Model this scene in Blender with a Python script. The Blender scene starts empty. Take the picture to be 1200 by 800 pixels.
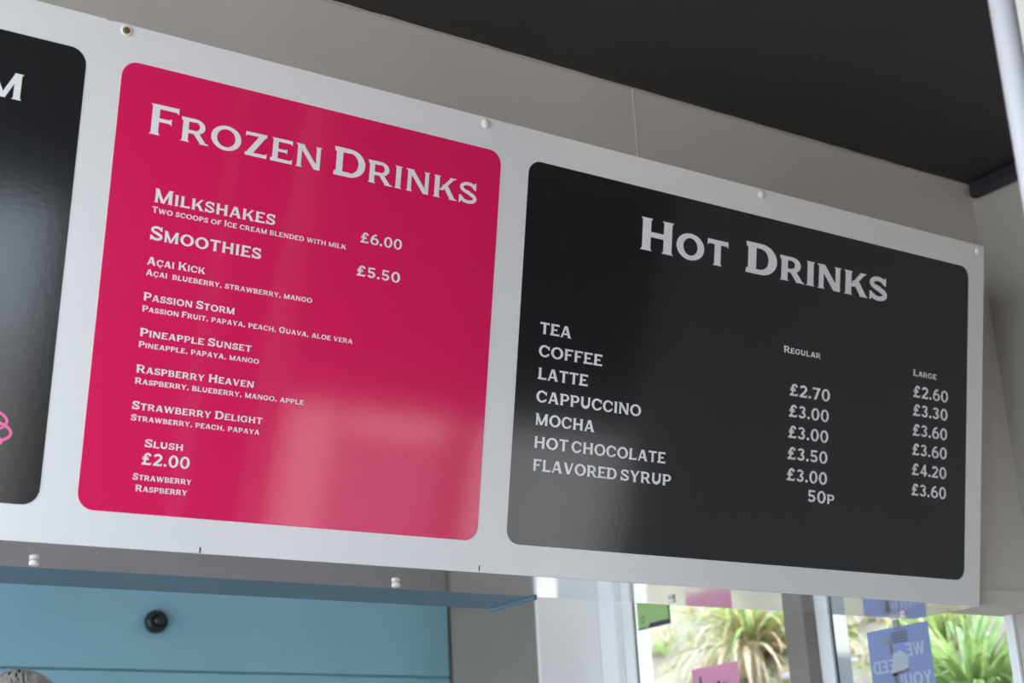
import bpy, bmesh, math, random
from mathutils import Vector, Matrix
from math import sin, cos, pi, radians as R

# ------------------------------------------------------------------ camera, world, lights, exposure
scene = bpy.context.scene
COL = scene.collection
CAM = Vector((-0.7836, -2.3357, 1.6000))
RW = ((0.82796795, -0.55841890, -0.05135564),
      (0.13825190, 0.29201992, -0.94636715),
      (0.54346617, 0.77646165, 0.31898561))
cd = bpy.data.cameras.new('camera')
cd.sensor_width = 36.0
cd.lens = 1805.29 * 36.0 / 1200.0
cd.clip_start = 0.05
cd.dof.use_dof = True
cd.dof.focus_distance = 2.85
cd.dof.aperture_fstop = 4.5
cam = bpy.data.objects.new('camera', cd)
m = Matrix((RW[0], [-v for v in RW[1]], [-v for v in RW[2]])).transposed().to_4x4()
m.translation = CAM
cam.matrix_world = m
COL.objects.link(cam)
scene.camera = cam

scene.view_settings.view_transform = 'Standard'
scene.view_settings.look = 'None'
scene.view_settings.gamma = 1.0
scene.view_settings.use_curve_mapping = False
scene.view_settings.exposure = 0.0

world = bpy.data.worlds.new('sky')
scene.world = world
world.use_nodes = True
wn = world.node_tree.nodes
wl = world.node_tree.links
bg = wn['Background']
tc = wn.new('ShaderNodeTexCoord')
sep = wn.new('ShaderNodeSeparateXYZ')
ramp = wn.new('ShaderNodeValToRGB')
ramp.color_ramp.elements[0].position = 0.0
ramp.color_ramp.elements[0].color = (0.76, 0.88, 1.0, 1)
ramp.color_ramp.elements[1].position = 1.0
ramp.color_ramp.elements[1].color = (0.38, 0.55, 0.90, 1)
wl.new(tc.outputs['Generated'], sep.inputs[0])
wl.new(sep.outputs['Z'], ramp.inputs[0])
wl.new(ramp.outputs[0], bg.inputs[0])
bg.inputs[1].default_value = 6.6

sun = bpy.data.lights.new('sun', 'SUN')
sun.energy = 7.0
sun.angle = R(0.6)
sun.color = (1.0, 0.94, 0.84)
so = bpy.data.objects.new('sun', sun)
so.rotation_euler = Vector((0.62, -0.45, 0.85)).to_track_quat('Z', 'Y').to_euler()
COL.objects.link(so)

random.seed(7)

# ------------------------------------------------------------------ materials
def mat(name, col, rough=0.6, spec=0.5, var=0.0, vscale=4.0, bump=0.0, bscale=30.0, metal=0.0, coat=0.0, trans=0.0, sub=None):
    mt = bpy.data.materials.new(name)
    mt.use_nodes = True
    n = mt.node_tree.nodes
    l = mt.node_tree.links
    b = n['Principled BSDF']
    b.inputs['Base Color'].default_value = (*col, 1)
    b.inputs['Roughness'].default_value = rough
    b.inputs['Specular IOR Level'].default_value = spec
    b.inputs['Metallic'].default_value = metal
    b.inputs['Coat Weight'].default_value = coat
    co = n.new('ShaderNodeTexCoord')
    if var:
        nz = n.new('ShaderNodeTexNoise')
        nz.inputs['Scale'].default_value = vscale
        nz.inputs['Detail'].default_value = 5
        rp = n.new('ShaderNodeValToRGB')
        rp.color_ramp.elements[0].position = 0.3
        rp.color_ramp.elements[1].position = 0.7
        c2 = sub if sub else tuple(min(1, c * (1 + var)) for c in col)
        c1 = tuple(c * (1 - var) for c in col)
        rp.color_ramp.elements[0].color = (*c1, 1)
        rp.color_ramp.elements[1].color = (*c2, 1)
        l.new(co.outputs['Object'], nz.inputs['Vector'])
        l.new(nz.outputs['Fac'], rp.inputs[0])
        l.new(rp.outputs[0], b.inputs['Base Color'])
    if bump:
        nb = n.new('ShaderNodeTexNoise')
        nb.inputs['Scale'].default_value = bscale
        nb.inputs['Detail'].default_value = 3
        bp = n.new('ShaderNodeBump')
        bp.inputs['Strength'].default_value = bump
        bp.inputs['Distance'].default_value = 0.002
        l.new(co.outputs['Object'], nb.inputs['Vector'])
        l.new(nb.outputs['Fac'], bp.inputs['Height'])
        l.new(bp.outputs[0], b.inputs['Normal'])
    if trans:
        tl = n.new('ShaderNodeBsdfTranslucent')
        tl.inputs[0].default_value = (*col, 1)
        if var:
            l.new(rp.outputs[0], tl.inputs[0])
        mx = n.new('ShaderNodeMixShader')
        mx.inputs[0].default_value = trans
        l.new(b.outputs[0], mx.inputs[1])
        l.new(tl.outputs[0], mx.inputs[2])
        l.new(mx.outputs[0], n['Material Output'].inputs[0])
    return mt

M = {}
M['board'] = mat('white_sign_sheet', (0.80, 0.785, 0.77), 0.22, 0.4, bump=0.05, bscale=60)
M['print'] = mat('white_print', (0.86, 0.84, 0.85), 0.25, 0.5)
M['pink'] = mat('pink_vinyl', (0.79, 0.015, 0.115), 0.09, 0.5, bump=0.025, bscale=90)
M['black'] = mat('black_vinyl', (0.015, 0.015, 0.016), 0.12, 0.5, bump=0.02, bscale=90)
M['logo'] = mat('pink_print', (0.85, 0.13, 0.36), 0.2, 0.5)
M['under'] = mat('polished_metal', (0.78, 0.75, 0.73), 0.07, 0.5, var=0.04, vscale=8, metal=0.9)
M['kitchen'] = mat('lower_kitchen_wall', (0.28, 0.255, 0.25), 0.6, 0.3, var=0.05)
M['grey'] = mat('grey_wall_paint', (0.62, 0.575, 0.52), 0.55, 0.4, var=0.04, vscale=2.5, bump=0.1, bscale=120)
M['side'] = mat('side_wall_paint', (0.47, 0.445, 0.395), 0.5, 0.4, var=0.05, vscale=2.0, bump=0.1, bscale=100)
M['farwall'] = mat('far_wall_paint', (0.22, 0.20, 0.18), 0.6, 0.3, var=0.05, vscale=1.0)
M['ceil'] = mat('charcoal_soffit', (0.050, 0.046, 0.044), 0.65, 0.3, var=0.08, vscale=2.0)
M['trimdark'] = mat('dark_trim', (0.030, 0.032, 0.036), 0.45, 0.4)
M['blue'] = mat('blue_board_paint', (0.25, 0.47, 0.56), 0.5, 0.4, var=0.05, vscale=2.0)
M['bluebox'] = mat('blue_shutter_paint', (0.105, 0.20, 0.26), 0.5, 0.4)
M['white'] = mat('white_paint', (0.88, 0.88, 0.88), 0.45, 0.4, var=0.02)
M['innergrey'] = mat('inner_grey_paint', (0.25, 0.23, 0.205), 0.6, 0.3, var=0.04)
M['pvc'] = mat('window_frame_white', (0.86, 0.87, 0.88), 0.3, 0.5)
M['gasket'] = mat('window_gasket', (0.04, 0.07, 0.08), 0.6, 0.3)
M['pole'] = mat('white_pole_paint', (0.74, 0.72, 0.73), 0.28, 0.5)
M['cream'] = mat('cream_channel', (0.78, 0.74, 0.66), 0.5, 0.4)
M['cap'] = mat('white_cap', (0.82, 0.80, 0.80), 0.3, 0.5)
M['brass'] = mat('brass', (0.22, 0.13, 0.05), 0.5, 0.5, metal=0.5)
M['darkmetal'] = mat('dark_metal', (0.02, 0.02, 0.022), 0.35, 0.5)
M['blackplastic'] = mat('black_plastic', (0.010, 0.010, 0.011), 0.3, 0.5, bump=0.2, bscale=200)
M['floor'] = mat('inner_floor', (0.72, 0.71, 0.70), 0.6, 0.3, var=0.1)
M['deck'] = mat('covered_floor', (0.20, 0.14, 0.10), 0.8, 0.2, var=0.15, vscale=1.5)
M['pave'] = mat('patio_paving', (0.70, 0.58, 0.45), 0.8, 0.2, var=0.15, vscale=1.5)
M['soil'] = mat('sandy_bank', (0.42, 0.31, 0.24), 0.95, 0.1, var=0.35, vscale=5.0, sub=(0.38, 0.33, 0.19), bump=0.5, bscale=12)
M['leafg'] = mat('green_leaf', (0.36, 0.46, 0.15), 0.4, 0.5, var=0.3, vscale=9, trans=0.35)
M['leafy'] = mat('olive_leaf', (0.46, 0.44, 0.16), 0.45, 0.5, var=0.3, vscale=9, trans=0.3)
M['leafd'] = mat('dry_leaf', (0.66, 0.52, 0.33), 0.7, 0.3, var=0.2, vscale=9, trans=0.15)
M['flowr'] = mat('red_petal', (0.75, 0.06, 0.06), 0.6, 0.3)
M['flowo'] = mat('orange_petal', (0.85, 0.30, 0.05), 0.6, 0.3)
M['stone'] = mat('pale_stone', (0.52, 0.47, 0.42), 0.9, 0.2, var=0.2, vscale=10)
M['wire'] = mat('fence_wire', (0.35, 0.38, 0.38), 0.5, 0.4)
M['pblue'] = mat('blue_paper', (0.50, 0.54, 0.74), 0.6, 0.3, trans=0.65)
M['pwhite'] = mat('faint_white_print', (0.95, 0.95, 1.0), 0.6, 0.3, trans=0.5)
M['pgreen'] = mat('green_paper', (0.42, 0.54, 0.31), 0.6, 0.3, trans=0.65)
M['pmauve'] = mat('mauve_paper', (0.70, 0.42, 0.54), 0.6, 0.3, trans=0.6)
M['pdark'] = mat('dark_print', (0.06, 0.06, 0.10), 0.6, 0.3)
M['ptan'] = mat('tan_print', (0.50, 0.40, 0.40), 0.6, 0.3, trans=0.6)
M['pgold'] = mat('gold_print', (0.62, 0.58, 0.42), 0.6, 0.3, trans=0.6)
M['skin'] = mat('skin', (0.55, 0.32, 0.24), 0.5, 0.4, var=0.08, vscale=12)
M['hair'] = mat('grey_hair', (0.52, 0.46, 0.40), 0.6, 0.4, var=0.35, vscale=25)
M['shirt'] = mat('shirt', (0.05, 0.05, 0.07), 0.8, 0.2)
M['bldg'] = mat('white_render', (0.85, 0.86, 0.88), 0.7, 0.3, var=0.04, vscale=1.0)
M['bldgdark'] = mat('shaded_glass', (0.10, 0.11, 0.12), 0.15, 0.5)
glass = bpy.data.materials.new('window_glass')
glass.use_nodes = True
gn = glass.node_tree.nodes
gl = glass.node_tree.links
gt = gn.new('ShaderNodeBsdfTransparent')
gt.inputs[0].default_value = (0.95, 0.97, 0.96, 1)
gg = gn.new('ShaderNodeBsdfGlossy')
gg.inputs['Roughness'].default_value = 0.02
fr = gn.new('ShaderNodeFresnel')
fr.inputs[0].default_value = 1.45
gm = gn.new('ShaderNodeMixShader')
geo = gn.new('ShaderNodeNewGeometry')
inv = gn.new('ShaderNodeMath')
inv.operation = 'SUBTRACT'
inv.inputs[0].default_value = 1.0
mul = gn.new('ShaderNodeMath')
mul.operation = 'MULTIPLY'
gl.new(geo.outputs['Backfacing'], inv.inputs[1])
gl.new(inv.outputs[0], mul.inputs[0])
gl.new(fr.outputs[0], mul.inputs[1])
gl.new(mul.outputs[0], gm.inputs[0])
gl.new(gt.outputs[0], gm.inputs[1])
gl.new(gg.outputs[0], gm.inputs[2])
gl.new(gm.outputs[0], gn['Material Output'].inputs[0])
M['glass'] = glass
tint = bpy.data.materials.new('tinted_glass')
tint.use_nodes = True
tb = tint.node_tree.nodes.new('ShaderNodeBsdfTransparent')
tb.inputs[0].default_value = (0.62, 0.64, 0.70, 1)
tint.node_tree.links.new(tb.outputs[0], tint.node_tree.nodes['Material Output'].inputs[0])
M['tint'] = tint

# ------------------------------------------------------------------ helpers
def link(name, me, material=None, parent=None, loc=None, rot=None):
    o = bpy.data.objects.new(name, me)
    if me is not None and material is not None and not me.materials:
        me.materials.append(M[material])
    COL.objects.link(o)
    if parent:
        o.parent = parent
    if loc:
        o.location = loc
    if rot:
        o.rotation_euler = rot
    return o

def finish(name, bm, material, parent=None, smooth=False, **k):
    bmesh.ops.recalc_face_normals(bm, faces=bm.faces)
    me = bpy.data.meshes.new(name)
    bm.to_mesh(me)
    bm.free()
    if smooth:
        for p in me.polygons:
            p.use_smooth = True
    return link(name, me, material, parent, **k)

def bx(bm, x0, x1, y0, y1, z0, z1, bev=0.0):
    vs = [bm.verts.new(p) for p in ((x0, y0, z0), (x1, y0, z0), (x1, y1, z0), (x0, y1, z0),
                                    (x0, y0, z1), (x1, y0, z1), (x1, y1, z1), (x0, y1, z1))]
    fs = [bm.faces.new([vs[i] for i in f]) for f in
          ((3, 2, 1, 0), (4, 5, 6, 7), (0, 1, 5, 4), (1, 2, 6, 5), (2, 3, 7, 6), (3, 0, 4, 7))]
    if bev:
        es = list({e for f in fs for e in f.edges})
        bmesh.ops.bevel(bm, geom=es, offset=bev, segments=2, affect='EDGES', profile=0.5)

def box(name, x0, x1, y0, y1, z0, z1, material, parent=None, bev=0.0, **k):
    bm = bmesh.new()
    bx(bm, x0, x1, y0, y1, z0, z1, bev)
    return finish(name, bm, material, parent, **k)

def lathe(bm, prof, seg=20, origin=(0, 0, 0), axis='Z', mtx=None):
    rings = []
    for r, z in prof:
        rings.append([(max(r, 1e-5) * cos(2 * pi * i / seg), max(r, 1e-5) * sin(2 * pi * i / seg), z) for i in range(seg)])
    T = mtx if mtx else Matrix.Translation(origin)
    vr = [[bm.verts.new(T @ Vector(p)) for p in rg] for rg in rings]
    for a, b in zip(vr, vr[1:]):
        for i in range(seg):
            bm.faces.new((a[i], a[(i + 1) % seg], b[(i + 1) % seg], b[i]))
    bm.faces.new(list(reversed(vr[0])))
    bm.faces.new(vr[-1])

def empty(name, loc=(0, 0, 0), rot=(0, 0, 0)):
    o = bpy.data.objects.new(name, None)
    o.location = loc
    o.rotation_euler = rot
    COL.objects.link(o)
    return o

def tag(o, label, cat, group=None):
    o['label'] = label
    o['category'] = cat
    if group:
        o['group'] = group
    return o

def struct(o, label=None, cat=None):
    o['kind'] = 'structure'
    if label:
        o['label'] = label
    if cat:
        o['category'] = cat
    return o

# ------------------------------------------------------------------ lettering engine (wide engraved capitals with small serifs)
SV, SH, T, TH = 0.235, 0.165, 0.055, 0.06
KW = [1.0]          # stroke weight of the sheet being lettered

def sweep(pts, w):
    n = len(pts)
    L, Rr = [], []
    for i, p in enumerate(pts):
        a = pts[max(0, i - 1)]
        b = pts[min(n - 1, i + 1)]
        dx, dy = b[0] - a[0], b[1] - a[1]
        d = math.hypot(dx, dy) or 1
        t = i / (n - 1)
        ww = (w(t) if callable(w) else w) * KW[0]
        # strokes are heavier where they run upright
        nx, ny = -dy / d, dx / d
        L.append((p[0] + nx * ww / 2, p[1] + ny * ww / 2))
        Rr.append((p[0] - nx * ww / 2, p[1] - ny * ww / 2))
    return L + Rr[::-1]

def arcp(cx, cy, rx, ry, a0, a1, n=12):
    return [(cx + rx * cos(R(a0 + (a1 - a0) * i / n)), cy + ry * sin(R(a0 + (a1 - a0) * i / n))) for i in range(n + 1)]

def ringsec(cx, cy, rx, ry, wx, wy, a0, a1, n=18):
    wx, wy = wx * KW[0], wy * KW[0]
    o = arcp(cx, cy, rx, ry, a0, a1, n)
    i = arcp(cx, cy, rx - wx, ry - wy, a0, a1, n)
    # split in two so each polygon stays simple
    h = len(o) // 2
    return [o[:h + 1] + i[:h + 1][::-1], o[h:] + i[h:][::-1]]

def stem(x, w=None, y0=0.0, y1=1.0, sb=True, st=True, T=T):
    w0 = SV if w is None else w
    w = w0 * KW[0]
    x += (w0 - w) / 2 if x > 0.3 else 0.0
    P = [[(x, y0), (x + w, y0), (x + w, y1), (x, y1)]]
    if sb:
        P.append([(x - T, y0), (x + w + T, y0), (x + w, y0 + TH), (x, y0 + TH)])
    if st:
        P.append([(x, y1 - TH), (x + w, y1 - TH), (x + w + T, y1), (x - T, y1)])
    return P

def diag(x0, y0, x1, y1, w):
    w = w * KW[0]
    return [[(x0 - w / 2, y0), (x0 + w / 2, y0), (x1 + w / 2, y1), (x1 - w / 2, y1)]]

def serif(xc, w, y, up=False):
    s = -TH if up else TH
    a = [(xc - w / 2 - T, y), (xc + w / 2 + T, y), (xc + w / 2, y + s), (xc - w / 2, y + s)]
    return [a if not up else a[::-1]]

def arm(x0, x1, y, h=None, fl=0.07, down=True, up=False):
    h0 = SH if h is None else h
    h = h0 * KW[0]
    y += (h0 - h) if y > 0.7 else 0.0
    P = [[(x0, y), (x1, y), (x1, y + h), (x0, y + h)]]
    if down:
        P.append([(x1 - 0.06, y + 0.01), (x1 + 0.012, y - fl), (x1 + 0.012, y + h), (x1 - 0.06, y + h)])
    if up:
        P.append([(x1 - 0.06, y), (x1 + 0.012, y), (x1 + 0.012, y + h + fl), (x1 - 0.06, y + h - 0.01)])
    return P

def mirx(P, c):
    return [[(2 * c - x, y) for x, y in p][::-1] for p in P]

def G(ch):
    s = SV
    if ch == 'A':
        return 1.0, diag(0.13, 0, 0.45, 1, 0.17) + diag(0.84, 0, 0.52, 1, 0.26) + [[(0.22, 0.23), (0.76, 0.23), (0.74, 0.37), (0.26, 0.37)], [(0.36, 1.0), (0.34, 0.93), (0.6, 0.93), (0.66, 1.0)]] + serif(0.13, 0.17, 0) + serif(0.84, 0.26, 0)
    if ch == 'B':
        return 0.88, stem(0.07, st=False, sb=False) + [[(0.0, 0), (0.5, 0), (0.5, 0.15), (0.02, 0.15)], [(0.0, 1), (0.03, 0.86), (0.46, 0.86), (0.46, 1)], [(0.1, 0.45), (0.48, 0.45), (0.48, 0.59), (0.1, 0.59)]] + ringsec(0.46, 0.725, 0.33, 0.275, 0.20, 0.14, 90, -90) + ringsec(0.5, 0.295, 0.36, 0.295, 0.22, 0.15, 90, -90)
    if ch in 'CÇG':
        P = ringsec(0.5, 0.5, 0.5, 0.52, 0.24, 0.165, 42, 318, 24)
        P.append([(0.86, 0.62), (0.93, 0.62), (0.93, 1.0), (0.86, 0.86), (0.76, 0.72)])
        if ch == 'G':
            P += stem(0.70, 0.22, 0.08, 0.46, sb=False, st=False) + [[(0.58, 0.44), (0.98, 0.44), (0.96, 0.52), (0.6, 0.52)]]
            return 1.02, P
        P.append([(0.86, 0.1), (0.94, 0.3), (0.86, 0.34), (0.76, 0.26)])
        if ch == 'Ç':
            P.append([(0.44, -0.12), (0.56, -0.12), (0.56, 0.06), (0.44, 0.06)])
            P.append(sweep(arcp(0.5, -0.16, 0.12, 0.08, 100, -130, 8), 0.08))
        return 0.98, P
    if ch == 'D':
        return 1.0, stem(0.07, st=False, sb=False) + [[(0.0, 0), (0.5, 0), (0.5, 0.16), (0.02, 0.16)], [(0.02, 0.84), (0.5, 0.84), (0.5, 1), (0.0, 1)]] + ringsec(0.48, 0.5, 0.5, 0.5, 0.25, 0.16, 90, -90)
    if ch in 'EF':
        P = stem(0.07, sb=(ch == 'F')) + arm(0.1, 0.78, 0.84) + arm(0.2, 0.60, 0.44, 0.14, 0.05, True, True)
        if ch == 'E':
            P += arm(0.0, 0.80, 0.0, SH, 0.08, False, True)
            return 0.83, P
        return 0.8, P
    if ch == 'H':
        return 1.04, stem(0.08) + stem(0.73) + [[(0.2, 0.43), (0.85, 0.43), (0.85, 0.59), (0.2, 0.59)]]
    if ch == 'I':
        return 0.38, stem(0.07)
    if ch == 'J':
        return 0.65, stem(0.35, y0=0.25, sb=False) + [sweep(arcp(0.3, 0.28, 0.17, 0.2, 0, -170, 8), 0.17)]
    if ch == 'K':
        return 1.0, stem(0.07) + diag(0.34, 0.36, 0.83, 1, 0.19) + diag(0.86, 0, 0.50, 0.62, 0.27) + serif(0.86, 0.26, 0) + serif(0.83, 0.19, 1, True)
    if ch == 'L':
        return 0.8, stem(0.07, sb=False) + arm(0.0, 0.77, 0.0, SH, 0.09, False, True)
    if ch == 'M':
        return 1.2, stem(0.07, 0.17, st=False) + stem(0.90, 0.23, st=False) + diag(0.56, 0.0, 0.15, 1, 0.22) + diag(0.56, 0, 1.0, 1, 0.18) + [[(0.0, 1.0), (0.04, 0.93), (0.3, 0.93), (0.27, 1.0)], [(0.9, 1.0), (0.88, 0.93), (1.13, 0.93), (1.19, 1.0)]]
    if ch == 'N':
        return 1.04, stem(0.08, 0.18, st=False) + stem(0.78, 0.18, sb=False) + diag(0.84, 0, 0.18, 1, 0.26) + [[(0.0, 1.0), (0.05, 0.93), (0.33, 0.93), (0.32, 1.0)]]
    if ch == 'O':
        return 1.1, ringsec(0.55, 0.5, 0.54, 0.52, 0.245, 0.165, 0, 180) + ringsec(0.55, 0.5, 0.54, 0.52, 0.245, 0.165, 180, 360)
    if ch in 'PR':
        P = stem(0.07, st=False) + [[(0.0, 1), (0.03, 0.85), (0.5, 0.85), (0.5, 1)], [(0.2, 0.37), (0.5, 0.37), (0.5, 0.51), (0.2, 0.51)]] + ringsec(0.49, 0.685, 0.36, 0.315, 0.22, 0.15, 90, -90)
        if ch == 'R':
            P += diag(0.83, 0, 0.52, 0.45, 0.26) + serif(0.84, 0.24, 0)
            return 0.97, P
        return 0.87, P
    if ch == 'S':
        pts = arcp(0.40, 0.735, 0.28, 0.19, 15, 245, 12) + [(0.42, 0.515)] + arcp(0.42, 0.27, 0.29, 0.185, 65, -165, 12)
        return 0.80, [sweep(pts[:13], 0.175), sweep(pts[12:16], lambda t: 0.20), sweep(pts[14:], 0.18),
                      [(0.60, 0.74), (0.70, 0.66), (0.74, 0.66), (0.74, 1.0), (0.69, 1.0)], [(0.03, 0.0), (0.08, 0.0), (0.22, 0.24), (0.10, 0.36), (0.03, 0.36)]]
    if ch == 'T':
        return 0.88, stem(0.32, st=False) + arm(0.2, 0.84, 0.84) + mirx(arm(0.2, 0.84, 0.84), 0.44)
    if ch == 'U':
        return 1.0, stem(0.07, y0=0.42, sb=False) + stem(0.72, 0.19, y0=0.42, sb=False) + ringsec(0.49, 0.43, 0.42, 0.45, 0.215, 0.28, 180, 360)
    if ch == 'V':
        return 1.0, diag(0.50, 0, 0.17, 1, 0.26) + diag(0.53, 0, 0.86, 1, 0.17) + serif(0.17, 0.24, 1, True) + serif(0.86, 0.16, 1, True)
    if ch == 'W':
        return 1.42, diag(0.42, 0, 0.15, 1, 0.24) + diag(0.44, 0, 0.72, 1, 0.16) + diag(0.99, 0, 0.72, 1, 0.24) + diag(1.0, 0, 1.29, 1, 0.16) + serif(0.15, 0.22, 1, True) + serif(1.29, 0.15, 1, True)
    if ch == 'X':
        return 1.0, diag(0.14, 0, 0.84, 1, 0.18) + diag(0.85, 0, 0.16, 1, 0.27)
    if ch == 'Y':
        return 0.96, stem(0.36, y1=0.48, st=False) + diag(0.48, 0.4, 0.16, 1, 0.25) + diag(0.48, 0.4, 0.83, 1, 0.18) + serif(0.16, 0.23, 1, True) + serif(0.83, 0.16, 1, True)
    if ch == 'Z':
        return 0.9, diag(0.18, 0.05, 0.70, 0.95, 0.28) + arm(0.06, 0.84, 0.0, SH, 0.08, False, True) + mirx(arm(0.08, 0.84, 0.84), 0.45)
    if ch == '0':
        return 0.84, ringsec(0.42, 0.5, 0.39, 0.52, 0.205, 0.15, 0, 180) + ringsec(0.42, 0.5, 0.39, 0.52, 0.205, 0.15, 180, 360)
    if ch == '2':
        pts = arcp(0.36, 0.71, 0.26, 0.215, 165, -25, 10) + [(0.45, 0.42), (0.14, 0.12)]
        return 0.76, [sweep(pts, 0.19), [(0.02, 0), (0.7, 0), (0.7, 0.16), (0.04, 0.16)], [(0.63, 0.1), (0.7, 0.1), (0.72, 0.25), (0.68, 0.25)]]
    if ch == '3':
        return 0.76, [sweep(arcp(0.34, 0.745, 0.24, 0.18, 160, -90, 10), 0.17), sweep(arcp(0.34, 0.28, 0.27, 0.20, 90, -160, 12), 0.18)]
    if ch == '4':
        return 0.84, stem(0.44, 0.21, st=False) + diag(0.14, 0.28, 0.52, 1, 0.16) + [[(0.02, 0.2), (0.8, 0.2), (0.8, 0.34), (0.04, 0.34)], [(0.44, 0.85), (0.65, 0.85), (0.65, 1.0), (0.46, 1.0)]]
    if ch == '5':
        pts = [(0.16, 0.55)] + arcp(0.36, 0.32, 0.27, 0.235, 120, -155, 12)
        return 0.78, [sweep(pts, 0.19), [(0.08, 0.5), (0.23, 0.5), (0.25, 1), (0.11, 1)], [(0.11, 0.84), (0.66, 0.84), (0.68, 1), (0.11, 1)]]
    if ch == '6':
        return 0.82, ringsec(0.42, 0.32, 0.39, 0.34, 0.20, 0.15, 0, 180) + ringsec(0.42, 0.32, 0.39, 0.34, 0.20, 0.15, 180, 360) + [sweep(arcp(0.56, 0.36, 0.43, 0.58, 180, 85, 10), 0.18)]
    if ch == '7':
        return 0.76, diag(0.27, 0, 0.60, 0.9, 0.23) + [[(0.03, 0.84), (0.73, 0.84), (0.73, 1), (0.03, 1)], [(0.03, 0.74), (0.09, 0.84), (0.09, 1), (0.03, 1)]]
    if ch == '£':
        pts = arcp(0.50, 0.72, 0.2, 0.215, 10, 190, 9) + [(0.33, 0.45), (0.30, 0.25), (0.2, 0.1)]
        return 0.86, [sweep(pts, 0.19), [(0.04, 0), (0.74, 0.0), (0.74, 0.16), (0.08, 0.16)], [(0.08, 0.42), (0.6, 0.42), (0.6, 0.54), (0.08, 0.54)], [(0.70, 0.0), (0.78, 0.04), (0.8, 0.26), (0.73, 0.2)], [(0.1, 0.60), (0.56, 0.60), (0.56, 0.68), (0.1, 0.68)]]
    if ch == '.':
        return 0.30, [arcp(0.14, 0.11, 0.12, 0.115, 0, 330, 11)]
    if ch == ',':
        return 0.34, [arcp(0.15, 0.11, 0.11, 0.11, 0, 330, 11), [(0.08, 0.0), (0.10, -0.14), (0.24, 0.08), (0.2, 0.14)]]
    if ch == '!':
        return 0.36, [arcp(0.17, 0.11, 0.12, 0.115, 0, 330, 11), [(0.12, 0.28), (0.22, 0.28), (0.29, 1), (0.05, 1)]]
    return 0.42, []

def line_polys(text, xl, xr, zb, cap, small=0.8, gap=0.07):
    raw, x = [], 0.0
    for ch in text:
        if ch == ' ':
            x += 0.34
            continue
        up = ch.upper()
        sc = small if (ch.isalpha() and ch != up) else 1.0
        w, P = G(up)
        for p in P:
            raw.append([(x + a * sc, b * sc) for a, b in p])
        x += w * sc + gap
    lo = min(a for p in raw for a, b in p)
    hi = max(a for p in raw for a, b in p)
    k = (xr - xl) / (hi - lo) if xl is not None else cap * 1.16
    if xl is None:
        xl = xr - k * (hi - lo)
    return [[(xl + (a - lo) * k, zb + b * cap) for a, b in p] for p in raw]

def poly_obj(name, polys, material, parent, y0=0.0, dy=-1.0e-5):
    """flat print on the plane y = y0 of the parent's frame; each stroke lies a hair above the last"""
    V, F = [], []
    for i, p in enumerate(polys):
        s = len(V)
        ar = sum(p[j][0] * p[(j + 1) % len(p)][1] - p[(j + 1) % len(p)][0] * p[j][1] for j in range(len(p)))
        if ar < 0:
            p = p[::-1]
        V += [(a, y0 + dy * (i % 40), b) for a, b in p]
        F.append(list(range(s, s + len(p))))
    me = bpy.data.meshes.new(name)
    me.from_pydata(V, [], F)
    me.update()
    return link(name, me, material, parent)

# ------------------------------------------------------------------ the building
ZC = 3.245           # underside of canopy
XS = 2.416           # inner face of side wall
YB = 0.06            # front face of bulkhead
struct(box('ceiling', -1.40, 7.2, -6.1, YB, ZC, ZC + 0.16, 'ceil'))
# far side of the covered area: solid wall with a doorway and a window band, open to the left of it
struct(box('wall_left_far', -1.40, -1.30, -6.0, -2.7, 0.0, ZC, 'farwall'))  # unseen wall, added to block part of the light from the left
struct(box('wall_right_far', 7.2, 7.3, -6.1, 0.5, 0.0, ZC, 'farwall'))  # added out of view to shut off sky light from the right
wf_ = struct(box('wall_far', 1.62, 3.16, -6.1, -6.0, 0.0, ZC, 'farwall'))
box('header', 3.16, 7.2, -6.1, -6.0, 1.91, ZC, 'farwall', wf_)
box('infill', 5.75, 7.2, -6.1, -6.0, 0.0, 1.91, 'farwall', wf_)  # added to narrow the window band and cut its light on the board
box('mullion', 4.34, 4.50, -6.1, -6.0, 0.0, 1.91, 'farwall', wf_)
box('mullion', 3.52, 3.57, -6.08, -6.02, 0.0, 1.91, 'pvc', wf_)
box('transom', 3.57, 4.34, -6.08, -6.02, 1.68, 1.73, 'pvc', wf_)
box('panel', -1.40, 0.8, -6.1, -6.0, 0.0, 2.78, 'farwall', wf_)  # added to shrink the front opening and the light coming through it
box('tinted_pane', 3.57, 4.34, -6.055, -6.045, 0.05, 1.68, 'tint', wf_)  # added to dim the middle of the doorway's reflection in the pink panel
box('beam', -1.40, 1.62, -6.1, -6.0, 2.78, ZC, 'ceil', wf_)
struct(box('floor_patio', -1.40, 7.2, -6.1, YB, -0.003, 0.0, 'deck'))
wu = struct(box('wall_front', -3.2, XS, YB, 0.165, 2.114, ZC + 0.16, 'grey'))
# fine sheet joint in the bulkhead cladding and the ragged sealant bead along the ceiling
box('joint_strip', 1.262, 1.266, YB - 0.0015, YB + 0.001, 2.95, ZC - 0.001, 'grey', wu)
bm = bmesh.new()
prev = None
for i in range(61):
    x = -0.4 + i * (XS - 0.01 + 0.4) / 60
    d = 0.004 + 0.003 * random.random()
    a = [bm.verts.new(p) for p in ((x, YB - d, ZC - 0.0005), (x, YB + 0.001, ZC - d), (x, YB + 0.001, ZC + 0.001))]
    if prev:
        for j in range(3):
            bm.faces.new((prev[j], a[j], a[(j + 1) % 3], prev[(j + 1) % 3]))
    prev = a
finish('sealant_bead', bm, 'side', wu)
ba = box('batten', 2.155, XS, YB - 0.010, YB + 0.001, 2.1145, 2.155, 'grey', wu, bev=0.003)
struct(box('wall_front_base', -3.2, 2.3, YB, 0.165, 0.0, 0.9, 'grey'))
struct(box('wall_side', XS, XS + 0.12, -1.75, YB + 0.07, 0.0, ZC, 'side'))
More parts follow.
